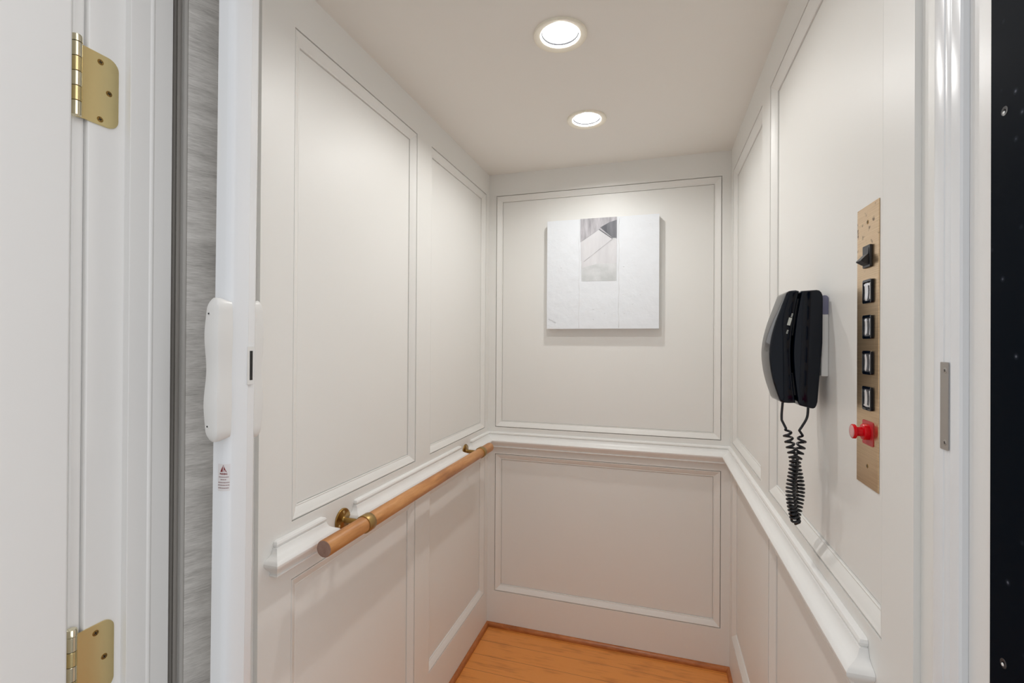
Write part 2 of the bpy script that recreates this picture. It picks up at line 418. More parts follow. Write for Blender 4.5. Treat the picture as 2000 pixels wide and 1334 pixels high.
# ------------------------------------------------------------------ painting on the back wall
AX0, AX1, AZ0, AZ1, AYF = -0.4699, 0.0066, 1.3802, 1.8578, -0.0260
AW, AH = AX1-AX0, AZ1-AZ0
art = empty('painting', ((AX0+AX1)/2, REC, AZ0), 'square white textured abstract canvas with grey shapes hung on back wall', 'painting')
bm = bmesh.new(); n = 40
G = []
for j in range(n+1):
    row = []
    for i in range(n+1):
        u, v = i/n, j/n
        h = 0.0006*math.sin(u*37+v*11)*math.sin(v*29)
        if i in (0, n) or j in (0, n): h = 0
        row.append(bm.verts.new((AX0+AW*u, AYF-max(h, 0), AZ0+AH*v)))
    G.append(row)
for j in range(n):
    for i in range(n): bm.faces.new((G[j][i], G[j][i+1], G[j+1][i+1], G[j+1][i]))
bd = G[0][:] + [G[j][n] for j in range(1, n+1)] + [G[n][i] for i in range(n-1, -1, -1)] + [G[j][0] for j in range(n-1, 0, -1)]
bk = [bm.verts.new((v.co.x, REC-.0004, v.co.z)) for v in bd]
for k in range(len(bd)): bm.faces.new((bd[k], bd[(k+1) % len(bd)], bk[(k+1) % len(bd)], bk[k]))
bm.faces.new(bk)
build('canvas', bm, M['canvas'], art)
def au(px, py):
    u = (px-205)/908.0; yt = 222-67*u; v = (1092-py)/(1092-yt)
    return (AX0+AW*u, AZ0+AH*v)
def patch(name, pts, mt, lift):
    bm = bmesh.new()
    prism(bm, [au(*p) for p in pts], AYF-0.0004, AYF-lift, lambda a, b, h: (a, h, b))
    return build(name, bm, mt, art)
patch('painted_field', [(487,200),(783,180),(783,700),(497,705)], M['wash_pale'], .0010)
patch('painted_field', [(487,200),(783,180),(783,360),(635,285),(487,390)], M['wash_mid'], .0013)
patch('painted_field', [(520,372),(635,288),(755,362),(520,545),(492,540),(490,392)], M['wash_lite'], .0016)
patch('painted_field', [(498,540),(755,366),(783,372),(783,560),(640,560),(500,600)], M['wash_lite'], .0012)
patch('painted_field', [(650,268),(722,226),(783,205),(783,352),(748,352)], M['wash_dark'], .0018)
for a, b, w in (((640,283),(748,358),7), ((748,362),(515,548),3), ((640,284),(500,378),3)):
    dx, dy = b[0]-a[0], b[1]-a[1]; l = math.hypot(dx, dy); nx, ny = -dy/l*w/2, dx/l*w/2
    patch('pencil_line', [(a[0]+nx,a[1]+ny),(b[0]+nx,b[1]+ny),(b[0]-nx,b[1]-ny),(a[0]-nx,a[1]-ny)], M['wash_dark'] if w > 5 else M['wash_mid'], .0021)
# raised plaster ridges either side of the painted strip, crusts and a scribbled signature
for x0, y0, y1, r in ((478, 205, 1085, .0009), (800, 195, 1085, .0011)):
    bm = bmesh.new(); pts = []
    for k in range(60):
        t = k/59; px = x0 + 2.2*math.sin(t*19+x0)+1.3*math.sin(t*47+2); a = au(px, y0+(y1-y0)*t); pts.append((a[0], AYF-.0003, a[1]))
    tube(bm, pts, [r*(1+.35*math.sin(i_*.9)*math.sin(i_*.37)) for i_ in range(len(pts))], 6); build('plaster_ridge', bm, M['plaster_line'], art, smooth=True)
for px, py, s in ((597, 930, .0045), (598, 1015, .0022), (835, 810, .002), (962, 665, .0018), (845, 965, .0022), (325, 595, .003), (910, 890, .003), (970, 815, .0025), (690, 965, .002), (1040, 235, .0022), (320, 880, .0018), (840, 585, .0025), (905, 535, .0025)):
    a = au(px, py)
    d = [(0, s*1.25), (.0005, s*1.0), (.0010, s*.55), (.0012, s*.15)]
    bm = bmesh.new(); lathe(bm, (a[0], AYF-.0001, a[1]), (0, -1, 0), d, 11, True, True)
    kz = random.uniform(.45, .8); ka = random.uniform(.8, 1.3)
    for q_ in bm.verts: q_.co.z = a[1]+(q_.co.z-a[1])*kz+(q_.co.x-a[0])*random.uniform(-.25, .25); q_.co.x = a[0]+(q_.co.x-a[0])*ka
    build('plaster_crust', bm, M['canvas'], art, smooth=True)
bm = bmesh.new(); pts = [au(218+i*3.4, 1012+i*1.7+7*math.sin(i*1.9)) for i in range(20)]
tube(bm, [(p[0], AYF-.0004, p[1]) for p in pts], .0004, 5); build('signature', bm, M['pencil'], art)

# ------------------------------------------------------------------ handrail on the left wall
HZ, HX, HR = 0.870, XL+0.070, 0.0190
hr = empty('handrail', (XL, -0.70, HZ), 'round oak handrail on aged brass brackets along the left wall', 'handrail')
bm = bmesh.new()
y0, y1 = -1.2223, -0.170
lathe(bm, (HX, y0, HZ), (0, 1, 0), [(0.0004, HR-.0015), (.0006, HR-.001), (.0025, HR), (y1-y0-.004, HR), (y1-y0-.001, HR-.002), (y1-y0, HR-.005)], 40, False, True)
build('wooden_pole', bm, M['oak'], hr, smooth=True, auto=0.6, origin=(HX, -0.7, HZ))
bm = bmesh.new()
lathe(bm, (HX, y0, HZ), (0, 1, 0), [(0.0, HR-.0022), (.0006, HR-.0010)], 40, True, False)
o = build('pole_end', bm, M['oak_end'], hr); o['label'] = 'pale sawn end grain'
for yb in (-1.0668, -0.2745):
    bm = bmesh.new()
    lathe(bm, (XL+.0003, yb, HZ), (1, 0, 0), [(0, .0285), (.0022, .0285), (.0034, .0276), (.0040, .0255), (.0048, .010), (.0060, .0085), (.0075, .0072), (.010, .0066), (.050, .0066)], 40)
    br_ = build('bracket', bm, M['antique'], hr, smooth=True, auto=0.9)
    bm = bmesh.new()
    lathe(bm, (HX, yb-.0135, HZ), (0, 1, 0), [(0, HR), (0, HR+.0022), (.0008, HR+.0028), (.0262, HR+.0028), (.027, HR+.0022), (.027, HR)], 48, False, False)
    o = build('clamp_band', bm, M['antique2'], br_, smooth=True, auto=0.7); o['label'] = 'dull brass band around the wooden pole'
    for a in (90, 210, 330):
        cy, cz = yb+.0195*math.cos(math.radians(a)), HZ+.0195*math.sin(math.radians(a))
        bm = bmesh.new()
        lathe(bm, (XL+.0045, cy, cz), (1, 0, 0), [(0, .0036), (.0009, .0034), (.0011, .0030), (.0006, .0014)], 16)
        build('screw', bm, M['brass'], br_, smooth=True)

# ------------------------------------------------------------------ control panel on the right wall
XP = XR+REC                                    # recessed panel surface
cp = empty('elevator_control_panel', (XP, -1.2518, 1.1088), 'tall narrow bronze elevator button plate on the right wall', 'control panel')
XF = XP-.0016                                  # front of the plate
bm = bmesh.new(); box(bm, XF, XP-.0001, -1.2891, -1.2145, 1.1075, 1.5235)
build('face_plate', bm, M['bronze'], cp, bevel=.0004, origin=(XF, -1.2518, 1.3155))
def screw(cy, cz, parent, x, mt, r=.0034, ax=-1):
    bm = bmesh.new()
    lathe(bm, (x, cy, cz), (ax, 0, 0), [(-.0002, r), (.0002, r*.95), (.0004, r*.75)], 20)
    s = build('screw', bm, mt, parent, smooth=True, auto=0.7)
    bm = bmesh.new()
    for a in (0.4, 0.4+PI/2):
        c, s_ = math.cos(a)*r*.62, math.sin(a)*r*.62; w = r*.14; nx, ny = -math.sin(a)*w, math.cos(a)*w
        prism(bm, [(cy+c+nx, cz+s_+ny), (cy-c+nx, cz-s_+ny), (cy-c-nx, cz-s_-ny), (cy+c-nx, cz+s_-ny)], x+ax*.0003, x+ax*.00044, lambda a, b, h: (h, a, b))
    build('screw_slot', bm, M['dark_hole'], s)
    return s
screw(-1.2522, 1.4985, cp, XF, M['antique']); screw(-1.2535, 1.1375, cp, XF, M['antique'])
# rocker switch
bm = bmesh.new(); prism(bm, round_poly([(-1.2690, 1.4305), (-1.2429, 1.4305), (-1.2429, 1.4632), (-1.2690, 1.4632)], .002), XF, XF-.0032, lambda a, b, h: (h, a, b))
sw = build('rocker_switch', bm, M['black_matte'], cp, bevel=.0006); sw['label'] = 'black rocker switch'
bm = bmesh.new()   # rocker: flat top half, jutting paddle at the lower half (profile in x,z)
prism(bm, [(XF-.0030, 1.4595), (XF-.0036, 1.4590), (XF-.0042, 1.4500), (XF-.0125, 1.4412), (XF-.0130, 1.4396), (XF-.0120, 1.4390), (XF-.0060, 1.4352), (XF-.0034, 1.4340), (XF-.0030, 1.4340)], -1.2655, -1.2464, SIDE)
rk = build('rocker', bm, M['black_matte'], sw, bevel=.0005)
bm = bmesh.new(); prism(bm, [(-1.2566, 1.4500), (-1.2552, 1.4500), (-1.2552, 1.4555), (-1.2566, 1.4555)], XF-.0036, XF-.0044, lambda a, b, h: (h, a, b))
# four push buttons
for cz in (1.3952, 1.3428, 1.2903, 1.2378):
    cy = -1.2578; hy, hz = .0155, .0174
    bm = bmesh.new()
    out = round_poly([(cy-hy, cz-hz), (cy+hy, cz-hz), (cy+hy, cz+hz), (cy-hy, cz+hz)], .0035)
    inn = round_poly([(cy-hy+.0024, cz-hz+.0034), (cy+hy-.0024, cz-hz+.0034), (cy+hy-.0024, cz+hz-.0034), (cy-hy+.0024, cz+hz-.0034)], .0022)
    def ring(pts, x): return [bm.verts.new((x, a, b)) for a, b in pts]
    R = [ring(out, XF), ring(out, XF-.0030), ring(inn, XF-.0034), ring(inn, XF-.0004)]
    for A, B in zip(R, R[1:]):
        for k in range(len(A)): bm.faces.new((A[k], A[(k+1) % len(A)], B[(k+1) % len(B)], B[k]))
    bm.faces.new(R[-1])
    bt = build('push_button', bm, M['black'], cp, smooth=True, auto=0.6)
    bm = bmesh.new(); rows = []; ny_, nz_ = 8, 10
    for j in range(nz_+1):
        r_ = []
        for i in range(ny_+1):
            u, v = i/ny_*2-1, j/nz_*2-1
            d = .0034 - .0022*(1-u*u)*1.0 + .0010*(v*v)
            if i in (0, ny_) or j in (0, nz_): d = .0012
            r_.append(bm.verts.new((XF-d, cy+u*(hy-.0026), cz+v*(hz-.0037))))
        rows.append(r_)
    for j in range(nz_):
        for i in range(ny_): bm.faces.new((rows[j][i], rows[j][i+1], rows[j+1][i+1], rows[j+1][i]))
    o = build('button_lens', bm, M['chrome'], bt, smooth=True); o['label'] = 'shiny silver concave lens'
# red stop knob
bm = bmesh.new(); prism(bm, round_poly([(-1.2748, 1.1692), (-1.2384, 1.1692), (-1.2384, 1.2046), (-1.2748, 1.2046)], .0028), XF, XF-.0010, lambda a, b, h: (h, a, b))
rp = build('stop_plate', bm, M['red_plate'], cp); rp['label'] = 'square red plate'
bm = bmesh.new()
kc = (XF-.001, -1.2578, 1.1885)
lathe(bm, kc, (-1, 0, 0), [(0, .0118), (.0062, .0118), (.0072, .0110), (.0078, .0068), (.0150, .0066), (.0158, .0100), (.0164, .0106), (.0196, .0106), (.0202, .0100)], 36)
kn = build('stop_knob', bm, M['red'], rp, smooth=True, auto=0.6); kn['label'] = 'red mushroom pull knob'
bm = bmesh.new()
lathe(bm, (kc[0]-.0202, kc[1], kc[2]), (-1, 0, 0), [(0, .0096), (.0004, .0094), (.0009, .0060), (.0010, .001)], 30)
build('knob_face_sheen', bm, M['knob_sheen'], rp, smooth=True)  # face disc carrying the painted reflection
bm = bmesh.new()

# ------------------------------------------------------------------ wall telephone
ph = empty('wall_telephone', (XP, -1.05, 1.20), 'glossy black wall telephone with curly cord hanging beside the bronze plate', 'telephone')
Y0, Y1 = -1.0900, -1.0120
def crowned(prof, y0, y1, name, mt, crown, bev, parent):
    """(x,z) outline extruded across y with rounded flanks"""
    bm = bmesh.new(); rings = []; n = len(prof)
    area = sum(prof[i][0]*prof[(i+1) % n][1]-prof[(i+1) % n][0]*prof[i][1] for i in range(n))
    sg = 1 if area > 0 else -1
    nor = []
    for i in range(n):
        a, b, c = Vector(prof[i-1]), Vector(prof[i]), Vector(prof[(i+1) % n])
        e1, e2 = (b-a).normalized(), (c-b).normalized()
        n1, n2 = Vector((-e1.y, e1.x))*sg, Vector((-e2.y, e2.x))*sg          # pointing inwards
        m_ = (n1+n2); m_ = m_.normalized()/max(0.45, math.cos(n1.angle(n2, 0)/2)); nor.append(m_)
    K = 6; yr = bev
    st = [(-1, a) for a in range(K+1)] + [(1, a) for a in range(K, -1, -1)]
    for sd, a in st:
        an = a/K*PI/2
        ins = crown*(1-math.sin(an)); y = (y0 + yr*(1-math.cos(an))) if sd < 0 else (y1 - yr*(1-math.cos(an)))
        rings.append([bm.verts.new((x+m_.x*ins, y, z+m_.y*ins)) for (x, z), m_ in zip(prof, nor)])
    for A, B in zip(rings, rings[1:]):
        for i in range(n): bm.faces.new((A[i], A[(i+1) % n], B[(i+1) % n], B[i]))
    bm.faces.new(rings[0][::-1]); bm.faces.new(rings[-1])
    return build(name, bm, mt, parent, smooth=True, auto=0.62)
def sp2(pts, per=6):
    return [(v.x, v.z) for v in spline([(a, 0, b) for a, b in pts], per)]
front = sp2([(.2295,1.4125),(.2200,1.3850),(.2110,1.3580),(.2040,1.3290),(.2010,1.3000),(.2030,1.2720),(.2085,1.2440),(.2180,1.2135)])
seam = sp2([(.2502,1.4155),(.2455,1.3880),(.2414,1.3589),(.2375,1.3147),(.2376,1.2852),(.2402,1.2484),(.2452,1.2080)])
hs = round_poly(front, 0) if False else front
hand = [(.2450,1.4172),(.2390,1.4168),(.2335,1.4158)] + front + [(.2205,1.2095),(.2240,1.2080),(.2330,1.2075)] + seam[::-1]
crowned(hand, Y0, Y1, 'handset', M['black'], .0040, .0060, ph)
seam2 = [(x+.0036, z) for x, z in seam]
base = seam2 + [(.2520,1.2040),(.2700,1.1994),(.2735,1.1992),(.2765,1.2008),(.2785,1.2045),(.2805,1.2120),(.2830,1.2497),(.2868,1.3000),(.2880,1.3200),(.2884,1.4010),(.2878,1.4070),(.2860,1.4120),(.2825,1.4158),(.2780,1.4168)]
crowned(base, Y0+.0002, Y1-.0002, 'phone_base', M['black'], .0026, .0045, ph)
bm = bmesh.new(); box(bm, .2425, .2520, Y0+.012, Y1-.012, 1.222, 1.402); build('cradle', bm, M['black_matte'], ph)
bm = bmesh.new(); box(bm, .2870, XP-.0002, -1.0835, -1.0185, 1.2585, 1.3720)
o = build('wall_bracket', bm, M['plastic'], ph, bevel=.0015); o['label'] = 'white wall mounting bracket'
bm = bmesh.new(); prism(bm, round_poly([(.2878, 1.3721), (XP-.0002, 1.3721), (XP-.0002, 1.4070), (.2878, 1.4070)], [0, 0, .008, .004]), -1.0815, -1.0205, SIDE)
build('bracket_top', bm, mat('shaded_bracket_plastic', (0.20, 0.20, 0.30), 0.4), ph)  # shadowed top of the white bracket, shade put into the grey-blue colour
bm = bmesh.new()
ax = Vector((.2378-.2302, 1.3704-1.340)).normalized()
def slot(c, l, w, x_):
    px, pz = c; nx, nz = -ax.y*w, ax.x*w
    return [(px-ax.x*l+nx, pz-ax.y*l+nz), (px+ax.x*l+nx, pz+ax.y*l+nz), (px+ax.x*l-nx, pz+ax.y*l-nz), (px-ax.x*l-nx, pz-ax.y*l-nz)]
prism(bm, slot((.2338, 1.3590), .0072, .0026, 0), Y0-.0004, Y0+.003, SIDE)
for c in ((.2378, 1.3704), (.2302, 1.3400)):
    for k in (-1, 0, 1):
        prism(bm, slot((c[0]+ax.x*k*.0026, c[1]+ax.y*k*.0026), .0007, .0013, 0), Y0-.0004, Y0+.003, SIDE)
o = build('volume_slider', bm, M['silver_mark'], ph); o['label'] = 'pale slider with tick marks'
# coiled cord
lead1 = spline([(.2310, -1.058, 1.2140), (.2283, -1.060, 1.1850), (.2284, -1.060, 1.1680)], 8)
lead2 = spline([(.2755, -1.050, 1.2010), (.2735, -1.050, 1.1780), (.2650, -1.050, 1.1600), (.2590, -1.050, 1.1500)], 8)
axA = spline([(.2365, -1.060, 1.1560), (.2395, -1.060, 1.1400), (.2440, -1.061, 1.1200), (.2490, -1.062, 1.0960), (.2470, -1.064, 1.0750), (.2432, -1.066, 1.0500),
              (.2425, -1.066, 1.0300), (.2462, -1.064, 1.0050), (.2500, -1.062, .9900), (.2535, -1.057, .9805)], 40)
axB = spline([(.2650, -1.049, 1.1440), (.2640, -1.049, 1.1250), (.2600, -1.048, 1.1060), (.2560, -1.047, 1.0890), (.2600, -1.046, 1.0650),
              (.2632, -1.045, 1.0450), (.2630, -1.044, 1.0250), (.2595, -1.045, 1.0030), (.2555, -1.048, .9880), (.2535, -1.053, .9800)], 40)
def coil(axis, r, p0, p1, ph0, hand_=1):
    out = []; acc = ph0; L = [0]
    for a, b in zip(axis, axis[1:]): L.append(L[-1]+(b-a).length)
    tot = L[-1]; steps = 560; j = 0; last = 0
    for k in range(steps):
        s = tot*k/(steps-1)
        while j < len(L)-2 and L[j+1] < s: j += 1
        t = (s-L[j])/max(L[j+1]-L[j], 1e-9); c = axis[j].lerp(axis[j+1], t)
        d = (axis[min(j+2, len(axis)-1)]-axis[max(j-1, 0)]).normalized()
        u = d.cross(Vector((0, 1, 0))).normalized(); w = d.cross(u)
        f = min(1, s/tot*2.2); pitch = p0+(p1-p0)*f
        acc += hand_*2*PI*(s-last)/pitch; last = s
        out.append(c+(u*math.cos(acc)+w*math.sin(acc))*r*min(1, .12+s/.009))
    return out
bm = bmesh.new()
A = coil(axA, .0066, .0125, .0070, 2.6)
B = coil(axB, .0066, .0130, .0070, 0.4, -1)
path = lead1[:-2] + A + [Vector((.2535, -1.055, .9745))] + B[::-1] + lead2[::-1][2:]
sm = [path[0]]
for p in path[1:]:
    if (p-sm[-1]).length > .0012: sm.append(p)
tube(bm, sm, .0023, 8)
o = build('coiled_cord', bm, M['cord'], ph, smooth=True); o['label'] = 'black coiled cord hanging in a loop'

# ------------------------------------------------------------------ landing side: jambs, wall, door
ZH = 2.06
bm = bmesh.new()
left_jamb = [(-.806, -1.608), (-.7865, -1.608), (-.7848, -1.6072), (-.784, -1.6055), (-.784, -1.5585), (-.7722, -1.5585), (-.7717, -1.5580),
             (-.7717, -1.5300), (-.7705, -1.5275), (-.7702, -1.5255), (-.7710, -1.5235), (-.7717, -1.5225), (-.7717, -1.4945), (-.7722, -1.4936), (-.806, -1.4936)]
prism(bm, left_jamb, 0.0, ZH+.012, PLAN); structure(build('trim_4', bm, M['jamb']))
bm = bmesh.new()
right_jamb = [(.31, -1.608), (.2915, -1.608), (.2915, -1.4655), (.31, -1.4655)]
prism(bm, right_jamb, 0.0, ZH+.012, PLAN); structure(build('trim_5', bm, M['jamb']))
bm = bmesh.new(); box(bm, -.784, .2915, -1.608, -1.4936, ZH, ZH+.012); structure(build('trim_6', bm, M['jamb']))
# plaster wall around the opening
bm = bmesh.new()
box(bm, -2.2, -.8065, -1.606, -1.400, 0, 2.5); box(bm, .3105, 1.5, -1.606, -1.4655, 0, 2.5); box(bm, -.8065, .3105, -1.606, -1.463, ZH+.0125, 2.5)
structure(build('wall_front', bm, mat('landing_wall_paint', (.74, .73, .71), .7)))
# casings on the landing side
def casing(name, x0, x1, z0, z1):
    bm = bmesh.new(); box(bm, x0, x1, -1.624, -1.6085, z0, z1); structure(build(name, bm, M['jamb'], bevel=.003))
casing('trim_7', -.880, -.7895, 0, ZH+.10); casing('trim_8', .3015, .395, 0, ZH+.10); casing('trim_9', -.7893, .3013, ZH+.008, ZH+.10)
# recessed strips between the cabin walls and the gate
bm = bmesh.new(); box(bm, XL-.03, XL-.010, -1.398, YFL-.0003, 0, ZC); structure(build('trim_10', bm, M['paint']))
bm = bmesh.new(); box(bm, XR+.007, XR+.03, -1.4650, YFR-.0003, 0, ZC); structure(build('trim_11', bm, M['paint']))
bm = bmesh.new(); box(bm, -2.2, 1.5, -3.6, -1.4605, -.04, -.0002); structure(build('floor_landing', bm, mat('landing_carpet', (0.24, 0.225, 0.205), 0.9)))
# the landing door, swung open past square on its hinges
th = math.radians(11)
dd = Vector((-math.sin(th), -math.cos(th), 0)); dn = Vector((math.cos(th), -math.sin(th), 0))
corner = Vector((-.7650, -1.6370, 0))
bm = bmesh.new()
W = 0.86; T = .0349
poly = [(0, -.004), (.0010, -.0012), (.0035, 0), (W, 0), (W, -T), (0, -T)]
def DOORF(a, b, h):
    p = corner + dd*a + dn*b; return (p.x, p.y, h)
prism(bm, poly, 0.012, 2.045, DOORF)
door = structure(build('door_1', bm, M['door'], smooth=True, auto=0.9))
# hinges
def hinge(zc, label):
    px, py = -.7832, -1.6225
    t = empty('door_hinge', (px, py, zc-.052), label, 'hinge', 'brass hinges of the landing door')
    bm = bmesh.new()
    z0, z1 = zc-.052, zc+.052
    prism(bm, round_poly([(-1.6220, z0), (-1.5690, z0), (-1.5690, z1), (-1.6220, z1)], [0, .0145, .0145, 0], 8), -.7838, -.7818, lambda a, b, h: (h, a, b))
    lf = build('jamb_leaf', bm, M['brass'], t)
    for y, z in ((-1.5935, zc+.040), (-1.5820, zc-.001), (-1.5935, zc-.044)):
        screw(y, z, lf, -.7818, M['antique'], .0043, 1)
    bm = bmesh.new(); a0, a1 = .002, .034
    pts = [DOORF(s, -.0195, 0) for s in (0, 0)]
    zz = (z0+.0005, z1-.0005)
    q0 = Vector((px, py, 0)); q1 = corner + dn*(-.030) + dd*(-.0012); n_ = (q1-q0).cross(Vector((0, 0, 1))).normalized()*.0010
    vs = [bm.verts.new((q0+n_*s)[:2]+(z,)) if False else None for s in (1,)]
    P4 = [(q0+n_), (q1+n_), (q1-n_), (q0-n_)]
    prism(bm, [(p.x, p.y) for p in P4], *zz, PLAN)
    build('door_leaf', bm, M['brass'], t)
    k = .104/5
    for i in range(5):
        bm = bmesh.new()
        lathe(bm, (px, py, z0+i*k+.0003), (0, 0, 1), [(0, .0058), (.0005, .0063), (k-.0011, .0063), (k-.0006, .0058)], 24)
        build('knuckle', bm, M['brass_pin'] if i % 2 == 0 else M['brass'], t, smooth=True, auto=0.6)
    bm = bmesh.new()
    lathe(bm, (px, py, z1), (0, 0, 1), [(0, .0050), (.0004, .0066), (.0080, .0066), (.0100, .0058), (.0108, .003)], 24)
    build('pin_head', bm, M['brass_pin'], t, smooth=True, auto=0.6)
    return t
hinge(1.6845, 'upper polished brass hinge on the left door jamb, all three screws in view')
hinge(0.8490, 'lower polished brass hinge on the left door jamb near the bottom of the photo')
# black strip on the right jamb
bsr = empty('black_jamb_strip', (.2915, -1.568, 0), 'full height speckled black strip screwed to the right door jamb', 'jamb strip')
bm = bmesh.new(); box(bm, .2895, .2914, -1.6060, -1.5360, .002, ZH-.004)
build('strip', bm, M['strip'], bsr, bevel=.0004)
for z in (1.5215, 1.0395, 0.556):
    bm = bmesh.new(); lathe(bm, (.2896, -1.5540, z), (-1, 0, 0), [(0, .0042), (.0004, .0040), (.0004, .0026), (-.0001, .0012)], 20)
    s = build('screw', bm, M['black_matte'], bsr, smooth=True, auto=.6)
    bm = bmesh.new(); lathe(bm, (.2896, -1.5535, z-.0012), (-1, 0, 0), [(0.0003, .0016), (.0009, .0010)], 12)
    build('screw_head', bm, M['reflector'], s, smooth=True)

# ------------------------------------------------------------------ folding cabin gate at the left
TILT = math.radians(0.40)
gt = empty('folding_gate', (-.70, -1.47, 0), 'folded accordion gate with grey grain panels and white lead post', 'gate')
ZR = 1.287
def lean(x, y, z): return (x + (z-ZR)*math.tan(TILT), y, z)
post_prof = [(-.6665, -1.4900), (-.6660, -1.5030), (-.6650, -1.5037), (-.6470, -1.5037), (-.6420, -1.5028), (-.6385, -1.5005), (-.6360, -1.4965), (-.6342, -1.4910),
             (-.6330, -1.4840), (-.6322, -1.4770), (-.6318, -1.4720), (-.6330, -1.4700), (-.6345, -1.4580), (-.6385, -1.4520), (-.6420, -1.4500), (-.6600, -1.4500), (-.6665, -1.4560)]
bm = bmesh.new(); A = [bm.verts.new(lean(x, y, 0.01)) for x, y in post_prof]; B = [bm.verts.new(lean(x, y, 2.05)) for x, y in post_prof]
bm.faces.new(A[::-1]); bm.faces.new(B)
for i in range(len(A)): bm.faces.new((A[i], A[(i+1) % len(A)], B[(i+1) % len(A)], B[i]))
post = build('lead_post', bm, M['enamel'], gt, smooth=True, auto=0.5); post['label'] = 'white enamelled lead post'
# handles: outer (landing side) and inner (cabin side)
def grip(y_wall, y_out, x0, x1, z0, z1, hollow):
    bm = bmesh.new(); n = 40; rows = []
    for j in range(n+1):
        t = .5-.5*math.cos(PI*j/n); z = z0+(z1-z0)*t
        wv = .0030*math.cos((t-.5)*4*PI)*-1                    # waist at mid height
        end = min(t, 1-t)*(z1-z0); cap = 1.0 if end > .014 else math.sqrt(max(0.0, 1-((.014-end)/.014)**2))*.55+.45
        xa, xb = x0 - wv*.30, x1 + wv*.20
        cap = math.sqrt(max(0.0, 1-(max(0.0, .013-end)/.013)**2))
        d = (y_out-y_wall); yo = y_wall + d*(0.80+0.20*cap) + (.0012*math.cos((t-.5)*4*PI))*(1 if d > 0 else -1)*-1
        zc_ = z
        r = .0055; sec = [(xa, y_wall), (xa, yo-(r if d > 0 else -r)), (xa+r*.3, yo-(r*.3 if d > 0 else -r*.3)), (xa+r, yo), (xb-r, yo), (xb-r*.3, yo-(r*.3 if d > 0 else -r*.3)), (xb, yo-(r if d > 0 else -r)), (xb, y_wall)]
        xm = (xa+xb)/2; kf, ks = 0.35+0.65*cap, 0.80+0.20*cap
        lift = (1-cap)*.005*(1 if t > .5 else -1)
        rows.append([bm.verts.new(lean(xm+(x-xm)*(kf if 1 <= q_ <= 6 else ks), y, zc_+(lift if 1 <= q_ <= 6 else 0))) for q_, (x, y) in enumerate(sec)])
    for P, Q in zip(rows, rows[1:]):
        for k in range(len(P)): bm.faces.new((P[k], P[(k+1) % len(P)], Q[(k+1) % len(P)], Q[k]))
    bm.faces.new(rows[0][::-1]); bm.faces.new(rows[-1])
    return build('pull_handle', bm, M['plastic'], gt, smooth=True, auto=0.7)
h1 = grip(-1.5030, -1.5285, -.6580, -.6300, 1.168, 1.3775, True); h1['label'] = 'white plastic pull handle facing the landing'
for x, z in ((-.6490, 1.358), (-.6490, 1.187)):
    bm = bmesh.new(); q = lean(x, -1.5283, z)
    lathe(bm, q, (0, -1, 0), [(-.0004, .0032), (.0002, .0031), (.0003, .0027), (-.0001, .0024), (-.0001, .0015)], 18)
    sc = build('screw', bm, M['plastic'], h1, smooth=True, auto=.6)
    bm = bmesh.new(); lathe(bm, (q[0], q[1]-.0001, q[2]), (0, -1, 0), [(0, .0014), (.0004, .0012)], 10); build('screw_hole', bm, M['dark_hole'], sc)
h2 = grip(-1.4505, -1.4300, -.6600, -.6405, 1.160, 1.380, True); h2['label'] = 'white plastic pull handle facing the cabin'
# magnet catch let into the leading edge
bm = bmesh.new(); prism(bm, round_poly([(-1.4735, 1.2465), (-1.4605, 1.2465), (-1.4605, 1.3080), (-1.4735, 1.3080)], .0012), -.6345, -.6312, lambda a, b, h: (h, a, b))
ct = build('catch_plate', bm, M['plastic'], post)
bm = bmesh.new(); box(bm, -.6314, -.6309, -1.4690, -1.4635, 1.2535, 1.3010)
o = build('catch_slot', bm, M['dark_hole'], post); o['label'] = 'dark slot in the catch plate'
# warning sticker wrapped on the rounded edge of the post
arc = [(-.6650, -1.5037), (-.6470, -1.5037), (-.6420, -1.5028), (-.6385, -1.5005), (-.6360, -1.4965), (-.6342, -1.4910), (-.6330, -1.4840)]
AL = [0]
for a, b in zip(arc, arc[1:]): AL.append(AL[-1]+math.hypot(b[0]-a[0], b[1]-a[1]))
def on_post(s, z, lift):
    j = 0
    while j < len(AL)-2 and AL[j+1] < s: j += 1
    t = (s-AL[j])/(AL[j+1]-AL[j]); x = arc[j][0]+(arc[j+1][0]-arc[j][0])*t; y = arc[j][1]+(arc[j+1][1]-arc[j][1])*t
    tx, ty = arc[j+1][0]-arc[j][0], arc[j+1][1]-arc[j][1]; l = math.hypot(tx, ty)
    return lean(x+ty/l*lift, y-tx/l*lift, z)
S0 = .0205; ZS = 1.1040
def strip_quad(bm, s0, s1, z0, z1, lift, n=8):
    c0 = [bm.verts.new(on_post(s0+(s1-s0)*i/n, z0, lift)) for i in range(n+1)]; c1 = [bm.verts.new(on_post(s0+(s1-s0)*i/n, z1, lift)) for i in range(n+1)]
    for i in range(n): bm.faces.new((c0[i], c0[i+1], c1[i+1], c1[i]))
bm = bmesh.new(); strip_quad(bm, S0-.0098, S0+.0098, ZS-.0215, ZS+.0205, .0003)
stk = build('warning_sticker', bm, M['sticker'], post, smooth=True); stk['label'] = 'small warning sticker with a red triangle'
bm = bmesh.new()
def tri(z0, z1, w, lift, inv=False):
    n = 8
    for i in range(n):
        a, b = i/n, (i+1)/n
        wa, wb = w*(1-a), w*(1-b)
        for sgn in (-1, 1):
            g0, g1 = (.0009*(1-a*.5)) , (.0009*(1-b*.5))
            if inv or a > .8: g0 = g1 = 0
            q = [(sgn*g0, a), (sgn*max(wa, g0), a), (sgn*max(wb, g1), b), (sgn*g1, b)]
            vs = [bm.verts.new(on_post(S0+s, z0+(z1-z0)*t, lift)) for s, t in q]
            try: bm.faces.new(vs)
            except ValueError: pass
